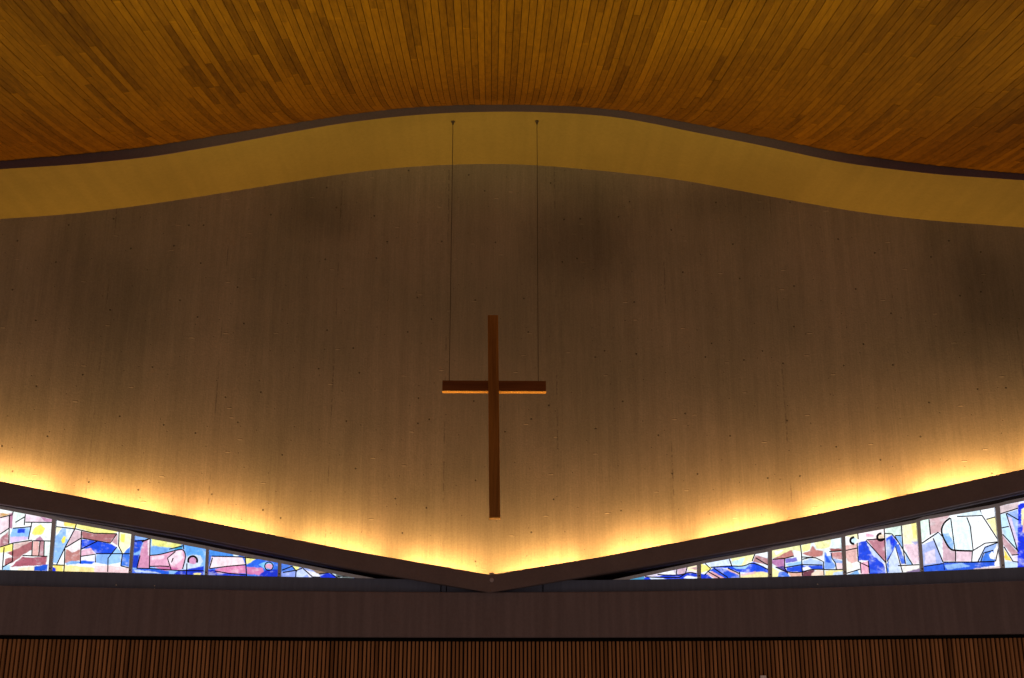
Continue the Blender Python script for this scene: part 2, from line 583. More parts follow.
bm = bmesh.new()
joints = [-XR, at(441, 585, OFF_RAIL).x, at(446.5, 585, OFF_RAIL).x, at(543, 585, OFF_RAIL).x, XR]
for a, b in zip(joints, joints[1:]):
    secs = []
    n = max(3, int((b - a) / 0.12))
    for k in range(n + 1):
        x = a + 0.006 + (b - a - 0.012) * k / n
        yf = wall_y(x) - OFF_RAIL
        zt, zb = z_sill(x), z_beam_top(x) + 0.001
        secs.append([(x, yf, zb), (x, yf, zt - 0.004), (x, yf + 0.004, zt), (x, yf + 0.16, zt), (x, yf + 0.16, zb)])
    sweep(bm, secs)
rail = obj('trim_4', bm, M_RAIL)
tag(rail, 'blue-grey sill rail between the stained glass and the brown beam', 'sill', kind='structure')
for px, py in ((116.3, 585.2), (154.6, 586), (154.6, 589.2), (817.6, 584.6)):
    bm = bmesh.new()
    p = at(px, py - 0.2, OFF_RAIL)
    bmesh.ops.create_uvsphere(bm, u_segments=10, v_segments=6, radius=0.0075, matrix=Matrix.Translation((p.x, p.y - 0.002, p.z)))
    o = obj('screw', bm, M_SCREW, rail)
    o['label'] = 'tiny pale screw head'
bm = bmesh.new()
secs = []
for x in xs(90):
    y = wall_y(x) + 0.06
    secs.append([(x, y, z_beam_top(x) - 0.05), (x, y, ledge_z(z_ledge_bot, x) + 0.03), (x, y + 0.1, ledge_z(z_ledge_bot, x) + 0.03), (x, y + 0.1, z_beam_top(x) - 0.05)])
sweep(bm, secs)
obj('backing', bm, M_BACK, rail)

# black shadow gap and slats
bm = bmesh.new()
secs = []
for x in xs(90):
    y = wall_y(x) - 0.225
    secs.append([(x, y, 0.0), (x, y, z_beam_bot(x) + 0.001), (x, y + 0.2, z_beam_bot(x) + 0.001), (x, y + 0.2, 0.0)])
sweep(bm, secs)
gap = obj('backing', bm, M_GAP)
bm = bmesh.new()
tone_l = bm.faces.layers.float.new('tone')
SP, SW = 0.0445, 0.028
n = int(2 * XR / SP)
for i in range(n):
    x = -XR + i * SP + random.uniform(-0.002, 0.002)
    y = wall_y(x) - 0.26
    zt = z_slat_top(x)
    tone = min(1.0, max(0.0, random.gauss(0.5, 0.17)))
    if random.random() < 0.06:
        tone = min(1.0, tone + 0.3)
    w, d, e = SW, 0.04, 0.004
    sec = [(0, d), (0, e), (e, 0), (w - e, 0), (w, e), (w, d)]
    lo = [bm.verts.new((x + a, y + b, 0.0)) for a, b in sec]
    hi = [bm.verts.new((x + a, y + b, zt)) for a, b in sec]
    fs = [bm.faces.new((lo[k], lo[(k + 1) % 6], hi[(k + 1) % 6], hi[k])) for k in range(6)]
    fs += [bm.faces.new(hi), bm.faces.new(lo[::-1])]
    for f in fs:
        f[tone_l] = tone
slat = obj('wall_lower', bm, M_SLAT)
tag(slat, 'lower wall of thin upright brown timber slats under the beam', 'slatted wall', kind='structure')
gap.parent = slat

# ------------------------------------------------------------------ small white box at the bottom edge
p = at(763.2, 675.4, 0.29)
box_o = None
bm = bmesh.new()
hh = 0.10
box(bm, p.x, wall_y(p.x) - 0.282, p.z - hh / 2, 0.062, 0.044, hh, bevel=0.006)
box_o = obj('wall_box', bm, M_WHITE)
tag(box_o, 'small off-white box fixed on the timber slats at the bottom edge', 'wall box', kind='thing')

# ------------------------------------------------------------------ hanging cross
CY = wall_y(0) - 1.10


def at_y(px, py, y):
    d = RM @ Vector((px - 512.0, 339.0 - py, -F))
    return EYE + d * (y / d.y)


top, bot = at_y(492.9, 315, CY - 0.055), at_y(494.7, 517.2, CY - 0.055)
bl, br = at_y(442.3, 386, CY - 0.045), at_y(546.0, 385.7, CY - 0.045)
zb0, zb1 = at_y(494, 390.6, CY - 0.045).z, at_y(494, 380.6, CY - 0.045).z
cross = empty('hanging_cross', ((bl.x + br.x) / 2, CY, (zb0 + zb1) / 2))
tag(cross, 'dark brown wooden cross hanging on two thin cables before the concrete wall', 'cross', kind='thing')
bm = bmesh.new()
mid = (top + bot) / 2
ang = math.atan2(top.x - bot.x, top.z - bot.z)
box(bm, mid.x, CY, mid.z, 0.118, 0.11, (top - bot).length, Matrix.Rotation(ang, 3, 'Y'), bevel=0.004)
upr = obj('upright', bm, M_CROSS, cross)
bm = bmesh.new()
box(bm, bot.x, CY, bot.z - 0.002, 0.124, 0.114, 0.010, Matrix.Rotation(ang, 3, 'Y'), bevel=0.002)  # added strip: the lit look of the foot is in its colour
o = obj('underglow_strip', bm, M_UNDERGLOW, upr)
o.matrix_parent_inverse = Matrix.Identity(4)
o['label'] = 'added golden strip painting the lamp glow under the foot of the upright'
bm = bmesh.new()
box(bm, (bl.x + br.x) / 2, CY + 0.005, (zb0 + zb1) / 2, br.x - bl.x, 0.10, zb1 - zb0, bevel=0.004)
cbar = obj('crossbar', bm, M_CROSSX, cross)
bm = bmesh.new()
box(bm, (bl.x + br.x) / 2, CY + 0.005, zb0 - 0.003, br.x - bl.x + 0.006, 0.092, 0.006, bevel=0.002)  # added strip painting the glow from below onto the bar
o = obj('underglow_strip', bm, M_UNDERGLOW, cbar)
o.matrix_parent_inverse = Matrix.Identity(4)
o['label'] = 'added golden strip painting the lamp glow along the underside of the crossbar'
for (px0, px1) in ((453, 449.2), (537, 538.2)):
    lo_ = at_y(px1, 380.8, CY)
    # find where the cable meets the soffit
    x = at_y(px0, 120.5, CY).x
    yb, yf = wall_y(x), wall_y(x) - OFF_SOFFIT
    k = (yb - CY) / OFF_SOFFIT
    zc = z_soffit_back(x) + (z_soffit_front(x) - z_soffit_back(x)) * k
    bm = bmesh.new()
    tube(bm, (lo_.x, CY, zb1 - 0.004), (x, CY, zc + 0.002), 0.0035, 8)
    cb = obj('cable', bm, M_CABLE, cross)
    bm = bmesh.new()
    secs = [[(x + r * math.cos(a), CY + r * math.sin(a), zc + dz) for a in [q * math.pi / 8 for q in range(16)]]
            for dz, r in ((0.004, 0.022), (-0.010, 0.022), (-0.018, 0.014), (-0.045, 0.008))]
    sweep(bm, secs)
    an = obj('anchor', bm, M_CABLE, None)
    an.parent = cb
    an.matrix_parent_inverse = cb.matrix_parent_inverse.copy() if False else Matrix.Identity(4)
    bpy.context.view_layer.update()
    an.matrix_world = Matrix.Identity(4)

# ------------------------------------------------------------------ stained glass
def ring_pts(cx, cy, r, n=14):
    return [(cx + r * math.cos(2 * math.pi * k / n), cy + r * math.sin(2 * math.pi * k / n)) for k in range(n + 1)]


Z1, Z2, Z3, Z4, Z5, Z6, Z7, Z8 = (0, 500, 8.48), (50, 505, 9.04), (125, 520, 11.3), (200, 535, 6.4), (620, 540, 6.4), (765, 520, 10.43), (840, 505, 8.48), (915, 490, 7.14)
PANELS = [
 dict(zoom=Z1, x=(-24, -28, 52.2, 48.4), base=(240, 245, 245), label='stained glass panel with a small blue rectangle and a yellow sun patch',
  polys=[([(-300,40),(0,60),(0,600),(-300,600)],(225,200,215)), ([(0,110),(100,118),(0,148)],(200,150,80)), ([(0,150),(80,135),(75,240),(0,290)],(238,215,225)),
   ([(0,330),(70,265),(75,370),(0,400)],(175,115,125)), ([(80,120),(110,100),(100,240),(78,240)],(180,120,150)), ([(115,100),(215,115),(210,150),(120,180)],(225,240,235)),
   ([(215,120),(440,165),(440,190),(215,185)],(238,210,228)), ([(340,140),(445,165),(440,185),(380,180)],(195,140,175)),
   ([(105,240),(260,230),(245,330),(85,310)],(140,190,245)), ([(150,245),(215,240),(210,278),(150,280)],(25,70,220)),
   ([(285,240),(345,205),(385,245),(360,290),(290,300),(270,285)],(250,235,110)), ([(0,400),(110,370),(105,430),(0,450)],(250,235,130)),
   ([(85,310),(240,310),(230,335),(90,365)],(215,190,235)), ([(110,480),(60,450),(120,420),(275,345),(270,420),(190,470),(110,530),(40,560),(40,500)],(165,100,105)),
   ([(115,375),(240,345),(250,360),(120,425)],(220,190,185)), ([(280,350),(330,350),(325,475),(272,475)],(225,175,170)),
   ([(335,350),(375,350),(370,475),(330,475)],(190,140,150)), ([(290,345),(340,305),(375,345)],(180,130,160)), ([(380,350),(430,350),(410,480),(375,475)],(225,240,235)),
   ([(85,570),(190,480),(250,490),(400,475),(390,550),(130,565)],(165,90,105)), ([(290,565),(405,545),(400,600),(290,600)],(20,80,200)),
   ([(150,575),(290,565),(290,600),(150,600)],(245,230,200)), ([(25,560),(90,550),(80,600),(20,600)],(160,205,245))],
  leads=[[(80,135),(75,370)],[(0,150),(105,125),(112,95)],[(0,400),(110,365),(275,340)],[(110,365),(105,520),(20,570)],[(215,120),(205,215)],[(110,240),(270,225)],[(270,190),(240,335)],
   [(215,188),(440,190)],[(280,345),(430,348)],[(275,345),(270,475)],[(340,350),(328,475)],[(375,350),(372,475)],[(190,470),(400,478)],[(35,400),(20,590)],[(0,290),(75,240)],[(130,190),(215,140)]]),
 dict(zoom=Z2, x=(56.2, 51.6, 131.4, 128.6), base=(240, 245, 245), label='stained glass panel with a brown roof shape over a deep blue patch',
  polys=[([(125,150),(235,165),(225,210),(130,190)],(250,225,110)), ([(240,165),(620,240),(560,260),(400,255),(235,205)],(240,235,140)), ([(55,195),(110,205),(60,265)],(250,245,190)),
   ([(110,205),(215,220),(135,385),(60,530),(25,520),(50,290)],(140,185,240)), ([(150,215),(215,222),(170,320),(140,300)],(225,235,250)), ([(100,320),(125,280),(145,290),(135,340),(110,350)],(240,230,90)),
   ([(215,225),(285,240),(285,300),(140,385)],(215,185,195)), ([(285,235),(400,260),(605,260),(545,340),(440,325),(290,300)],(165,105,110)), ([(145,390),(275,310),(275,400),(200,430)],(240,230,235)),
   ([(145,395),(200,430),(275,400),(270,500),(135,525)],(185,125,120)), ([(285,310),(430,325),(545,350),(605,380),(560,440),(415,440),(370,390),(280,400)],(25,75,220)),
   ([(280,410),(370,390),(410,440),(280,465)],(225,175,200)), ([(275,470),(410,450),(410,510),(275,500)],(235,235,250)), ([(270,500),(410,510),(380,535),(265,530)],(30,90,225)),
   ([(415,440),(560,440),(525,480),(520,540),(415,520)],(130,175,240)), ([(605,380),(650,440),(640,520),(520,540),(525,480)],(150,195,245)),
   ([(630,245),(735,265),(720,370),(655,440),(620,370)],(250,248,200)), ([(640,260),(680,265),(670,340),(640,330)],(245,235,110)), ([(655,445),(725,370),(715,560),(640,545)],(60,120,225)),
   ([(555,335),(610,260),(610,365)],(200,160,170)), ([(25,540),(120,540),(120,620),(60,620)],(250,225,110)), ([(125,540),(415,570),(400,620),(125,620)],(248,225,150)),
   ([(400,550),(525,545),(715,570),(710,625),(400,625)],(235,200,205)), ([(-10,545),(50,570),(55,620),(-10,620)],(20,50,210)), ([(140,525),(200,505),(265,510),(265,530),(150,540)],(120,170,235))],
  leads=[[(50,195),(225,215),(400,255),(605,260)],[(240,165),(225,215),(135,385),(60,540)],[(140,385),(280,300)],[(285,235),(275,530)],[(280,400),(430,325)],[(290,300),(545,345),(605,260)],[(415,440),(730,440)],
   [(605,380),(525,480),(522,605)],[(625,240),(620,370),(655,440),(640,550)],[(135,385),(130,540),(125,600)],[(20,540),(130,545)],[(275,465),(410,445),(412,520)],[(640,550),(720,570)]]),
 dict(zoom=Z3, x=(134.8, 131.6, 206.0, 204.6), base=(130, 180, 240), label='stained glass panel with a reclining pink figure, knees up, on blue',
  polys=[([(110,150),(260,190),(200,235),(115,230)],(130,170,235)), ([(105,220),(215,225),(170,340),(100,380)],(25,75,210)), ([(80,400),(160,390),(140,540),(85,540)],(20,60,200)),
   ([(215,230),(280,215),(275,545),(140,540),(165,400)],(205,140,175)), ([(255,225),(285,220),(280,400),(260,400)],(235,215,230)), ([(300,200),(650,275),(560,320),(400,300),(300,290)],(225,225,130)),
   ([(560,315),(660,290),(640,330),(550,350)],(50,140,190)), ([(295,295),(500,325),(480,370),(300,390)],(110,165,235)), ([(670,270),(910,330),(895,430),(830,400),(700,400)],(90,160,235)),
   ([(280,400),(400,390),(560,350),(660,330),(690,410),(650,550),(600,570),(420,560),(280,520)],(225,165,195)), ([(480,430),(560,360),(650,340),(660,430),(560,520),(520,510)],(240,215,230)),
   ([(300,410),(450,400),(430,440),(300,450)],(238,205,222)), ([(350,530),(500,530),(600,540),(590,572),(420,570)],(200,110,160)), ([(690,420),(760,390),(850,400),(880,460),(840,530),(730,570),(650,560)],(200,215,240)),
   ([(710,440),(750,415),(800,430),(815,470),(790,500),(730,490)],(205,145,185)), ([(600,575),(895,520),(890,650),(500,650)],(20,55,200)), ([(60,555),(300,545),(500,580),(500,650),(60,650)],(30,90,215)),
   ([(100,560),(300,580),(420,605),(120,590)],(190,210,240)), ([(770,600),(860,595),(850,640),(780,640)],(235,225,140))],
  leads=[[(285,195),(275,550)],[1.6,(190,245),(290,205)],[(280,400),(400,390),(560,345),(660,325),(690,410),(650,555)],[(280,525),(400,520),(500,525)],[(570,355),(480,430),(520,560)],[(545,430),(525,480)],
   [2.0]+ring_pts(765,460,52)[6:]+ring_pts(765,460,52)[1:2],[(660,280),(665,330)],[(130,545),(280,548),(600,570),(890,575)],[(170,400),(135,540)],[(700,490),(695,615)],[(105,240),(215,228)],[(500,330),(660,290)]]),
 dict(zoom=Z4, x=(209.0, 207.8, 278.0, 277.5), base=(50, 110, 225), label='low stained glass panel with a long pale pink body and a ringed head',
  polys=[([(50,90),(250,125),(200,145),(60,130)],(70,140,230)), ([(210,120),(255,128),(240,140),(215,138)],(220,235,250)), ([(75,140),(270,140),(290,190),(90,215),(55,215)],(242,220,230)),
   ([(95,222),(180,195),(290,195),(295,245),(110,245)],(215,130,175)), ([(285,135),(360,152),(300,190)],(235,235,150)), ([(300,190),(360,155),(430,170),(410,210),(300,205)],(40,100,225)),
   ([(300,205),(400,210),(410,240),(380,255),(300,250)],(205,120,170)), ([(375,190),(410,172),(470,180),(470,215),(420,220)],(120,190,240)), ([(418,192),(440,182),(465,192),(460,215),(425,215)],(225,160,190)),
   ([(45,222),(100,225),(120,275),(45,275)],(20,40,190)), ([(380,255),(420,225),(500,220),(500,280),(300,280)],(20,50,200)), ([(120,247),(300,252),(300,280),(120,280)],(25,60,205))],
  leads=[[(290,138),(298,262)],[(60,215),(180,200),(290,190)],[(80,145),(60,215)],[1.1]+ring_pts(441,200,27),[(75,135),(250,140),(370,152)],[(95,230),(180,245),(300,255)]]),
 dict(zoom=Z4, x=(281.6, 281.0, 354.0, 354.0), base=(140, 160, 230), label='narrow triangular stained glass panel ending the left row at its tip',
  polys=[([(515,170),(590,195),(620,215),(560,240),(515,235)],(70,120,220)), ([(515,240),(600,225),(610,285),(515,285)],(130,150,225)), ([(590,195),(640,205),(620,230)],(230,230,150)),
   ([(620,230),(660,215),(700,245),(640,280),(615,280)],(190,205,245)), ([(670,222),(760,245),(770,270),(700,270)],(225,225,240)), ([(660,195),(830,230),(770,255)],(130,105,85)),
   ([(765,285),(770,265),(820,240),(870,268),(870,285)],(20,50,210)), ([(830,240),(920,255),(870,265)],(200,215,230)), ([(870,240),(990,262),(980,285),(870,285)],(90,100,100)), ([(890,262),(925,260),(900,275)],(200,215,225))],
  leads=[[(525,225),(590,200)],[(530,240),(620,225),(660,210)],[(615,225),(612,275)],[(660,215),(720,268),(770,270)],[(760,250),(830,240),(880,275)],[(880,265),(960,262)],[(590,200),(620,235)]]),
 dict(zoom=Z5, x=(630, 630, 697.0, 697.4), base=(215, 205, 225), label='narrow triangular stained glass panel starting the right row at its tip',
  polys=[([(80,255),(160,240),(300,225),(420,210),(500,215),(500,270),(80,270)],(25,60,210)), ([(60,245),(160,226),(150,270),(60,270)],(70,140,180)), ([(180,235),(250,235),(300,250),(200,250)],(210,225,245)),
   ([(250,215),(330,190),(360,220),(270,225)],(240,240,250)), ([(370,180),(430,175),(410,215),(370,220)],(200,170,190)), ([(425,170),(500,150),(495,200),(440,200)],(245,235,190)),
   ([(445,180),(495,170),(495,195)],(200,160,165)), ([(405,245),(430,228),(495,238),(495,250)],(235,240,245))],
  leads=[[(365,182),(360,220)],[(240,220),(290,225),(390,225),(440,205),(490,215)],[(160,235),(250,240),(380,240),(420,215)],[(430,175),(420,210)]]),
 dict(zoom=Z5, x=(701.2, 701.2, 768.0, 768.3), base=(225, 235, 245), label='low stained glass panel with big blue waves and a brown peak at right',
  polys=[([(515,150),(590,175),(560,200),(515,210)],(245,235,130)), ([(545,150),(600,130),(700,115),(700,160),(590,175)],(215,230,250)), ([(710,115),(860,80),(845,135),(780,165),(720,160)],(238,240,170)),
   ([(715,140),(800,110),(780,160),(720,160)],(200,235,245)), ([(580,175),(700,165),(780,170),(850,140),(900,160),(955,190),(940,215),(760,205),(690,180),(600,180)],(25,75,225)),
   ([(720,165),(790,165),(850,145),(800,185),(740,185)],(130,185,245)), ([(560,200),(600,180),(680,185),(760,225),(760,250),(660,245),(590,200)],(30,80,215)), ([(555,215),(590,200),(680,250),(620,255)],(220,165,175)),
   ([(680,180),(760,215),(760,225),(690,195)],(215,170,170)), ([(870,95),(955,120),(955,160),(850,140)],(175,125,130)), ([(880,80),(955,65),(955,118)],(235,240,240)),
   ([(770,225),(900,200),(955,210),(955,260),(770,260)],(240,225,160)), ([(770,220),(870,200),(860,215),(780,230)],(235,195,200)), ([(515,215),(560,220),(610,260),(515,260)],(25,55,200))],
  leads=[[(545,150),(580,185),(540,225)],[(580,175),(700,165),(790,170),(850,140),(950,190)],[(700,122),(715,165)],[(865,85),(845,135)],[(600,180),(690,240)],[(690,180),(765,215)],[(765,205),(768,245)],[(870,115),(945,160)],[(560,200),(640,245)]]),
 dict(zoom=Z6, x=(772.2, 772.5, 841.4, 843.6), base=(225, 235, 240), label='stained glass panel with a row of rosy mountain peaks over blue folds',
  polys=[([(70,310),(370,255),(370,330),(290,330),(70,400)],(235,235,170)), ([(90,330),(200,310),(120,370)],(238,242,240)), ([(70,410),(280,310),(305,380),(200,405)],(185,120,115)), ([(290,310),(370,330),(375,410),(300,370)],(235,240,245)),
   ([(380,265),(480,240),(470,310),(385,340)],(235,235,160)), ([(510,230),(700,190),(700,270),(620,300),(540,300)],(235,235,170)), ([(690,190),(800,165),(800,290),(680,290)],(225,240,240)),
   ([(385,350),(470,320),(495,265),(535,315),(605,320),(600,370),(520,390),(440,370)],(185,120,115)), ([(670,295),(810,300),(810,320),(690,335)],(150,85,85)), ([(690,340),(815,330),(820,415),(740,405),(700,390)],(190,130,130)),
   ([(70,415),(200,405),(210,490),(130,490),(70,450)],(180,120,170)), ([(205,405),(330,390),(340,430),(220,450)],(120,110,200)), ([(210,460),(380,430),(380,480),(260,490)],(150,195,245)),
   ([(220,500),(385,470),(600,470),(610,520),(480,510),(385,540),(230,540)],(30,75,215)), ([(400,430),(480,400),(605,440),(600,475),(400,480)],(175,200,245)), ([(390,500),(440,480),(490,515),(390,530)],(240,240,248)),
   ([(540,395),(620,375),(620,435),(540,410)],(240,245,248)), ([(620,340),(690,340),(700,430),(735,470),(720,510),(620,510)],(120,160,235)), ([(620,350),(650,380),(690,450),(640,440)],(40,90,220)),
   ([(640,340),(680,335),(685,375),(650,370)],(240,240,245)), ([(700,395),(820,430),(820,450),(740,450)],(130,160,215)), ([(745,450),(825,450),(825,510),(750,515)],(235,205,210)),
   ([(70,490),(150,540),(130,600),(70,600)],(240,235,160)), ([(150,535),(220,545),(270,600),(130,600)],(60,110,220)), ([(110,490),(200,480),(240,560),(180,530)],(60,40,130)),
   ([(240,550),(390,540),(370,600),(280,600)],(220,170,150)), ([(380,540),(520,515),(480,600),(380,600)],(110,60,75)), ([(490,560),(540,520),(610,530),(610,600),(480,600)],(240,210,190)),
   ([(630,530),(830,515),(830,600),(630,600)],(240,230,150)), ([(720,545),(830,530),(830,600),(700,600)],(190,210,240))],
  leads=[[(370,262),(380,350),(390,580)],[(80,410),(200,402),(300,375)],[(205,405),(205,500),(240,560)],[(385,385),(530,395),(610,435),(615,575)],[(390,410),(500,385)],[(110,490),(230,545),(380,550),(480,510),(700,520),(810,515)],
   [(670,330),(800,320)],[(690,345),(700,400),(735,450),(745,515)],[(210,495),(385,465),(600,470)]]),
 dict(zoom=Z7, x=(845.4, 847.0, 917.0, 920.8), base=(240, 240, 240), label='stained glass panel with two bowed blue-robed shapes and dark ringed heads',
  polys=[([(40,255),(150,235),(150,290),(60,270)],(245,240,190)), ([(40,345),(140,330),(145,480),(80,500),(45,430)],(225,180,175)), ([(50,500),(80,480),(110,510),(110,550),(60,570)],(240,235,220)),
   (ring_pts(115,302,28)[:-1],(200,230,250)), ([(155,235),(375,190),(375,270),(230,290),(160,290)],(250,238,240)), ([(220,240),(290,255),(280,275),(220,265)],(235,180,205)),
   ([(235,300),(310,280),(385,290),(385,490),(300,390)],(185,125,140)), (ring_pts(345,272,30)[:-1],(240,215,190)), ([(155,320),(220,300),(260,400),(370,500),(395,600),(250,600),(240,470),(155,470)],(30,70,215)),
   ([(225,305),(300,390),(380,490),(350,485),(270,420)],(190,205,245)), ([(250,540),(330,560),(380,550),(380,575),(250,575)],(60,100,225)), ([(175,490),(240,475),(245,600),(180,600)],(230,165,190)), ([(50,600),(150,550),(170,600)],(120,170,225)),
   ([(385,190),(520,160),(520,255),(440,255),(390,250)],(215,235,225)), ([(390,280),(440,255),(490,320),(470,350),(400,480)],(40,90,225)), ([(390,310),(420,290),(440,400),(395,460)],(150,180,240)),
   ([(465,340),(500,330),(560,500),(520,500)],(70,110,225)), ([(430,270),(470,290),(460,350),(430,330)],(15,50,215)), ([(410,460),(460,370),(530,600),(410,600)],(200,215,245)), ([(395,500),(415,470),(415,600),(400,600)],(40,110,215)),
   ([(465,265),(520,260),(535,370),(500,310)],(130,180,240)), ([(530,160),(660,140),(660,310),(600,330),(540,330)],(240,238,200)), ([(600,150),(645,140),(655,290),(620,280)],(250,235,140)),
   ([(540,340),(670,320),(690,490),(620,500),(560,380)],(235,205,220)), ([(600,310),(670,310),(640,340)],(170,170,215)), ([(555,390),(615,505),(560,505)],(150,190,240)), ([(525,515),(700,510),(700,530),(560,575)],(245,242,235)), ([(560,600),(560,565),(700,530),(700,600)],(130,110,150))],
  leads=[[(150,240),(155,290)],[(145,320),(155,480),(250,525)],[(375,200),(390,500),(400,580)],[(520,170),(535,370),(555,500)],[(220,300),(390,490)],[(225,295),(385,285)],[(400,480),(470,350),(530,570)],[(465,265),(615,505)],
   [(465,260),(520,258)],[(380,240),(440,245),(500,320)],[(170,480),(180,580)],[(240,475),(250,580)],[2.2]+ring_pts(115,302,28)[3:12],[2.2]+ring_pts(345,272,30)[1:12],[(490,515),(690,505)],[(50,385),(145,365)],[(50,580),(170,545)]]),
 dict(zoom=Z8, x=(920.4, 924.2, 995.2, 1001.2), base=(245, 248, 252), label='stained glass panel with one large white rounded shape outlined in black',
  polys=[([(30,210),(100,200),(100,300),(60,360),(30,350)],(225,245,235)), ([(105,200),(250,180),(190,250),(180,300),(160,300),(110,320)],(205,170,175)), ([(45,390),(140,355),(195,520),(60,545)],(165,180,235)),
   ([(70,450),(140,420),(150,520),(70,530)],(215,205,230)), ([(130,330),(170,300),(195,330),(195,480),(180,470)],(215,230,250)), ([(190,270),(250,205),(370,195),(400,250),(410,430),(250,430),(195,330)],(228,246,252)),
   ([(200,310),(240,310),(275,370),(270,430),(230,410)],(130,180,240)), ([(195,345),(250,430),(290,440),(290,510),(200,505)],(205,170,185)), ([(295,435),(410,435),(400,510),(295,510)],(230,200,215)),
   ([(300,180),(460,135),(480,180),(300,190)],(215,235,245)), ([(510,210),(580,190),(595,350)],(250,240,180)), ([(450,505),(500,400),(590,375),(560,440),(490,450),(470,510)],(150,180,240)),
   ([(470,510),(500,440),(560,430),(575,510)],(60,120,225)), ([(530,460),(550,440),(572,460),(565,495),(535,490)],(245,250,250)), ([(580,400),(605,370),(620,530),(570,540)],(248,240,235)),
   ([(50,545),(200,520),(570,510),(570,540),(420,560),(420,600),(50,600)],(40,90,215)), ([(210,535),(330,520),(400,545),(230,570)],(140,180,240)), ([(420,560),(640,540),(640,600),(420,600)],(210,190,190))],
  leads=[[1.3,(50,380),(165,302),(195,330)],[1.8,(250,200),(205,235),(185,290),(205,350),(250,425),(290,432),(410,435)],[(290,435),(290,510)],[(255,200),(285,430)],[(370,195),(395,260),(415,430)],[1.3,(130,345),(200,515)],
   [(300,190),(480,182),(465,142)],[(480,182),(595,360)],[(510,210),(580,190)],[1.2,(410,435),(500,380),(595,370)],[(405,510),(410,435)],[1.2,(450,510),(500,410),(590,375)],[1.3,(200,515),(420,515),(570,510)],[(575,510),(605,375)],
   [1.3,(100,210),(110,320)],[(470,510),(490,450),(560,430)],[(65,545),(205,525),(210,570)]]),
 dict(zoom=Z8, x=(1000.0, 1005.4, 1072, 1080), base=(230, 235, 250), label='stained glass panel cut by the photo edge, with a deep blue arched outline',
  polys=[([(600,115),(740,85),(740,130),(650,160),(600,170)],(215,195,200)), ([(600,180),(650,165),(670,260),(620,270)],(190,225,245)), ([(650,165),(730,140),(735,200),(740,440),(700,330)],(150,180,240)),
   ([(660,190),(690,200),(740,380),(740,430),(680,290)],(215,200,235)), ([(620,275),(670,265),(735,420),(700,400),(640,330)],(190,225,245)), ([(620,320),(720,430),(740,455),(690,465),(650,410),(625,390)],(190,150,160)),
   ([(635,420),(690,505),(640,500)],(250,215,60)), ([(690,470),(740,460),(740,510),(700,500)],(225,215,235)), ([(640,510),(730,515),(725,590),(640,590)],(190,215,240)),
   ([(735,110),(755,95),(1200,60),(1200,590),(730,590)],(20,50,220)), ([(760,140),(790,120),(860,120),(860,300),(760,250)],(245,240,190)), ([(770,210),(820,210),(820,330),(768,300)],(225,170,160)), ([(880,120),(1200,100),(1200,560),(900,560)],(190,215,245))],
  leads=[[(610,170),(735,130)],[(650,165),(690,290),(735,440)],[(620,270),(670,260)],[(625,315),(740,440)],[(635,405),(700,510),(740,515)],[(690,465),(740,460)],[(655,165),(740,215)]]),
]

GB_X = np.array([p[0] for p in GB], float); GB_Y = np.array([p[1] for p in GB], float)
TOPL = [(-60, 496.5), (0, 508.8), (52, 518.6), (56, 520.2), (131, 533.9), (135, 535.6), (206, 548.8), (210, 549.8), (278, 562.6), (355, 577.6), (388, 584.0)]
TOPR = [(598, 586.0), (629, 579.3), (697, 565), (701, 563.8), (768, 551.6), (772, 550.2), (842, 537.2), (846, 535.7), (917, 522.5), (921, 520.2), (997, 507), (1001, 505.2), (1024, 500.5), (1090, 487.5)]


def py_bottom(px):
    if px < 0: return 569.7 + px * 0.02
    if px > 1024: return 566.9 - (px - 1024) * 0.045
    return float(np.interp(px, GB_X, GB_Y))


def py_top(px):
    T = TOPL if px < 490 else TOPR
    return float(np.interp(px, [q[0] for q in T], [q[1] for q in T]))


def inside(poly, X, Y):
    r = np.zeros(X.shape, bool)
    n = len(poly)
    for i in range(n):
        x0, y0 = poly[i]; x1, y1 = poly[(i + 1) % n]
        c = (y0 > Y) != (y1 > Y)
        if y1 != y0:
            r ^= c & (X < (x1 - x0) * (Y - y0) / (y1 - y0) + x0)
    return r


def came(bm, pts, w_px, to_px):
    """a lead strip following points on the glass"""
    if len(pts) >= 5:                             # flowing lines are rounded off
        for _ in range(2):
            q = [pts[0]]
            for a, b in zip(pts, pts[1:]):
                q += [(a[0] * 0.75 + b[0] * 0.25, a[1] * 0.75 + b[1] * 0.25), (a[0] * 0.25 + b[0] * 0.75, a[1] * 0.25 + b[1] * 0.75)]
            pts = q + [pts[-1]]
    P = [to_px(q) for q in pts]
    secs = []
    for i, (x, y) in enumerate(P):
        a = P[max(0, i - 1)]; b = P[min(len(P) - 1, i + 1)]
        dx, dy = b[0] - a[0], b[1] - a[1]
        L = math.hypot(dx, dy) or 1.0
        nx, ny = -dy / L * w_px / 2, dx / L * w_px / 2
        l0, l1 = at(x - nx, y - ny, OFF_GLASS + 0.006), at(x + nx, y + ny, OFF_GLASS + 0.006)
        m0, m1 = at(x - nx, y - ny, OFF_GLASS - 0.002), at(x + nx, y + ny, OFF_GLASS - 0.002)
        secs.append([l0, l1, m1, m0])
    sweep(bm, secs)


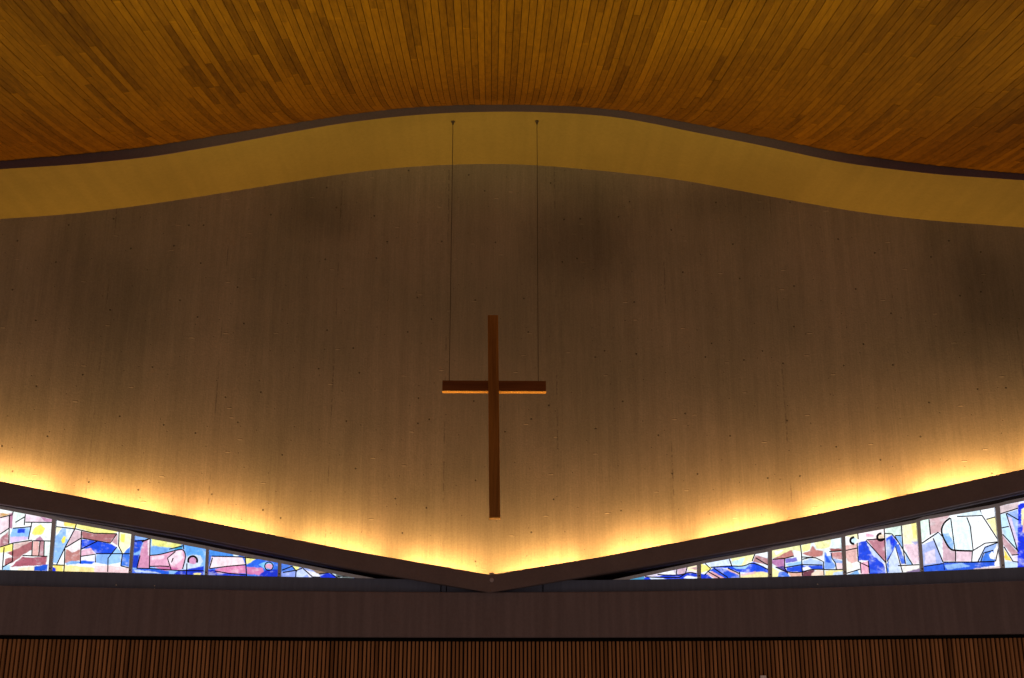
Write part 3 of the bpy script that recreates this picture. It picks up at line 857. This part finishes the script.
def glass_panel(d):
    (ox, oy, s) = d['zoom']
    to_px = lambda q: (ox + q[0] / s, oy + q[1] / s)
    xl0, xl1, xr0, xr1 = d['x']               # left edge top/bottom, right edge top/bottom
    nu = max(8, int((xr0 - xl0) * 2.2)); 
    hmax = max(py_bottom(xl0) - py_top(xl0), py_bottom(xr0) - py_top(xr0))
    nv = max(6, int(hmax * 2.2))
    PX = np.zeros((nu + 1, nv + 1)); PY = PX.copy()
    for i in range(nu + 1):
        u = i / nu
        xt = xl0 + (xr0 - xl0) * u
        xb = xl1 + (xr1 - xl1) * u
        yt, yb = py_top(xt), py_bottom(xb)
        yb = max(yb, yt + 0.15)
        for j in range(nv + 1):
            v = j / nv
            PX[i, j] = xt + (xb - xt) * v
            PY[i, j] = yt + (yb + 0.6 - yt) * v
    ZX, ZY = (PX - ox) * s, (PY - oy) * s
    wv = 0.30 * s * (np.sin(PX * 0.9 + 0.7 * np.sin(PY * 0.6)) + 0.7 * np.sin(PY * 1.3 + PX * 0.35 + 1.0))
    ZX, ZY = ZX + 0.6 * wv, ZY + 0.5 * wv[::-1, ::-1]
    col = np.zeros(PX.shape + (3,)); col[:] = lin(*d['base'])[:3]
    for poly, c in d['polys']:
        m = inside(poly, ZX, ZY)
        col[m] = lin(*c)[:3]
    # the watery edge between washes
    cc = col.copy()
    for _ in range(1):
      cc[1:-1, 1:-1] = 0.4 * cc[1:-1, 1:-1] + 0.15 * (cc[:-2, 1:-1] + cc[2:, 1:-1] + cc[1:-1, :-2] + cc[1:-1, 2:])
    bm = bmesh.new()
    cl = bm.verts.layers.float_color.new('glass')
    V = []
    for i in range(nu + 1):
        r = []
        for j in range(nv + 1):
            v = bm.verts.new(at(PX[i, j], PY[i, j], OFF_GLASS))
            v[cl] = (*cc[i, j], 1.0)
            r.append(v)
        V.append(r)
    for i in range(nu):
        for j in range(nv):
            bm.faces.new((V[i][j], V[i + 1][j], V[i + 1][j + 1], V[i][j + 1]))
    # thickness of the glass
    bmesh.ops.recalc_face_normals(bm, faces=bm.faces[:])
    g = obj('stained_glass_panel', bm, M_GLASS)
    md = g.modifiers.new('thickness', 'SOLIDIFY')
    md.thickness = 0.01
    md.offset = 1.0 if g.data.polygons[0].normal.y > 0 else -1.0
    tag(g, d['label'], 'stained glass panel', 'stained glass panels under the light trough', 'thing')
    bm = bmesh.new()
    for line in d['leads']:
        w = 1.15
        if isinstance(line[0], (int, float)):
            w, line = line[0], line[1:]
        came(bm, line, w, to_px)
    obj('lead_came', bm, M_LEAD, g).matrix_parent_inverse = Matrix.Identity(4)
    return g


for d in PANELS:
    glass_panel(d)

# window frames
MUL = {1: [(52.0, 56.4, 48.1, 51.6), (131.3, 134.7, 128.3, 131.5), (206, 208.9, 204.5, 207.7), (278, 281.4, 277.4, 280.9)],
       2: [(697, 701, 697.4, 701), (768, 772, 768.3, 772.3), (841.2, 845, 843.4, 846.6), (916.6, 920.3, 920.6, 924), (994.9, 999.5, 1001, 1005.2)]}
for w in (1, 2):
    T = TOPL if w == 1 else TOPR
    x0, x1 = T[0][0], T[-1][0]
    bm = bmesh.new()
    secs = []
    for k in range(60):
        px = x0 + (x1 - x0) * k / 59
        py = py_top(px)
        a, b = at(px, py + 0.3, OFF_GLASS + 0.035), at(px, py - 3.1, OFF_GLASS + 0.035)
        c, d_ = at(px, py - 3.1, OFF_GLASS - 0.03), at(px, py + 0.3, OFF_GLASS - 0.03)
        zlim = ledge_z(z_ledge_bot, a.x) - 0.002
        b.z = min(b.z, zlim); c.z = min(c.z, zlim)
        secs.append([a, b, c, d_])
    sweep(bm, secs)
    fr = obj('window_%d' % w, bm, M_FRAME)
    tag(fr, ('long triangular grey window frame under the %s arm of the trough' % ('left' if w == 1 else 'right')), 'window frame', kind='structure')
    for (a0, a1, b0, b1) in MUL[w]:
        bm = bmesh.new()
        yt, yb = py_top((a0 + a1) / 2) - 1.5, py_bottom((b0 + b1) / 2) + 1.0
        secs = []
        for (l, r, y) in ((a0, a1, yt), (b0, b1, yb)):
            f0, f1 = at(l, y, OFF_GLASS + 0.03), at(r, y, OFF_GLASS + 0.03)
            secs.append([f0, f1, f1 + Vector((0, 0.04, 0)), f0 + Vector((0, 0.04, 0))])
        sweep(bm, secs)
        mu = obj('mullion', bm, M_FRAME, fr)
        mu.matrix_parent_inverse = Matrix.Identity(4)
        bm = bmesh.new()
        p = at((b0 + b1) / 2, yb - 3.6, OFF_GLASS + 0.032)
        bmesh.ops.create_uvsphere(bm, u_segments=10, v_segments=6, radius=0.008, matrix=Matrix.Translation(p))
        rv = obj('rivet', bm, M_LEAD, mu)
        rv.matrix_parent_inverse = Matrix.Identity(4)

# ------------------------------------------------------------------ ambient light and added ceiling fill
w = bpy.data.worlds.new('world')
sc.world = w
w.use_nodes = True
bg = w.node_tree.nodes['Background']
bg.inputs[0].default_value = (1.0, 0.67, 0.52, 1)
bg.inputs[1].default_value = 0.185
for sx in (-1, 1):                                  # unseen spots added at the sides to brighten the board ceiling
    for aim, watt, cone in (((sx * 1.5, 8.2, 6.7), 1900, 34), ((sx * 4.1, 8.8, 6.4), 1000, 38)):
        ld = bpy.data.lights.new('added_ceiling_fill', 'SPOT')
        ld.energy = watt; ld.color = (1.0, 0.86, 0.30)
        ld.spot_size = math.radians(cone); ld.spot_blend = 1.0; ld.shadow_soft_size = 0.15
        lo = bpy.data.objects.new('added_ceiling_fill', ld)
        lo.location = (sx * 6.5, 6.0, 3.0)
        lo.rotation_euler = (Vector(aim) - lo.location).to_track_quat('-Z', 'Y').to_euler()
        C.objects.link(lo)
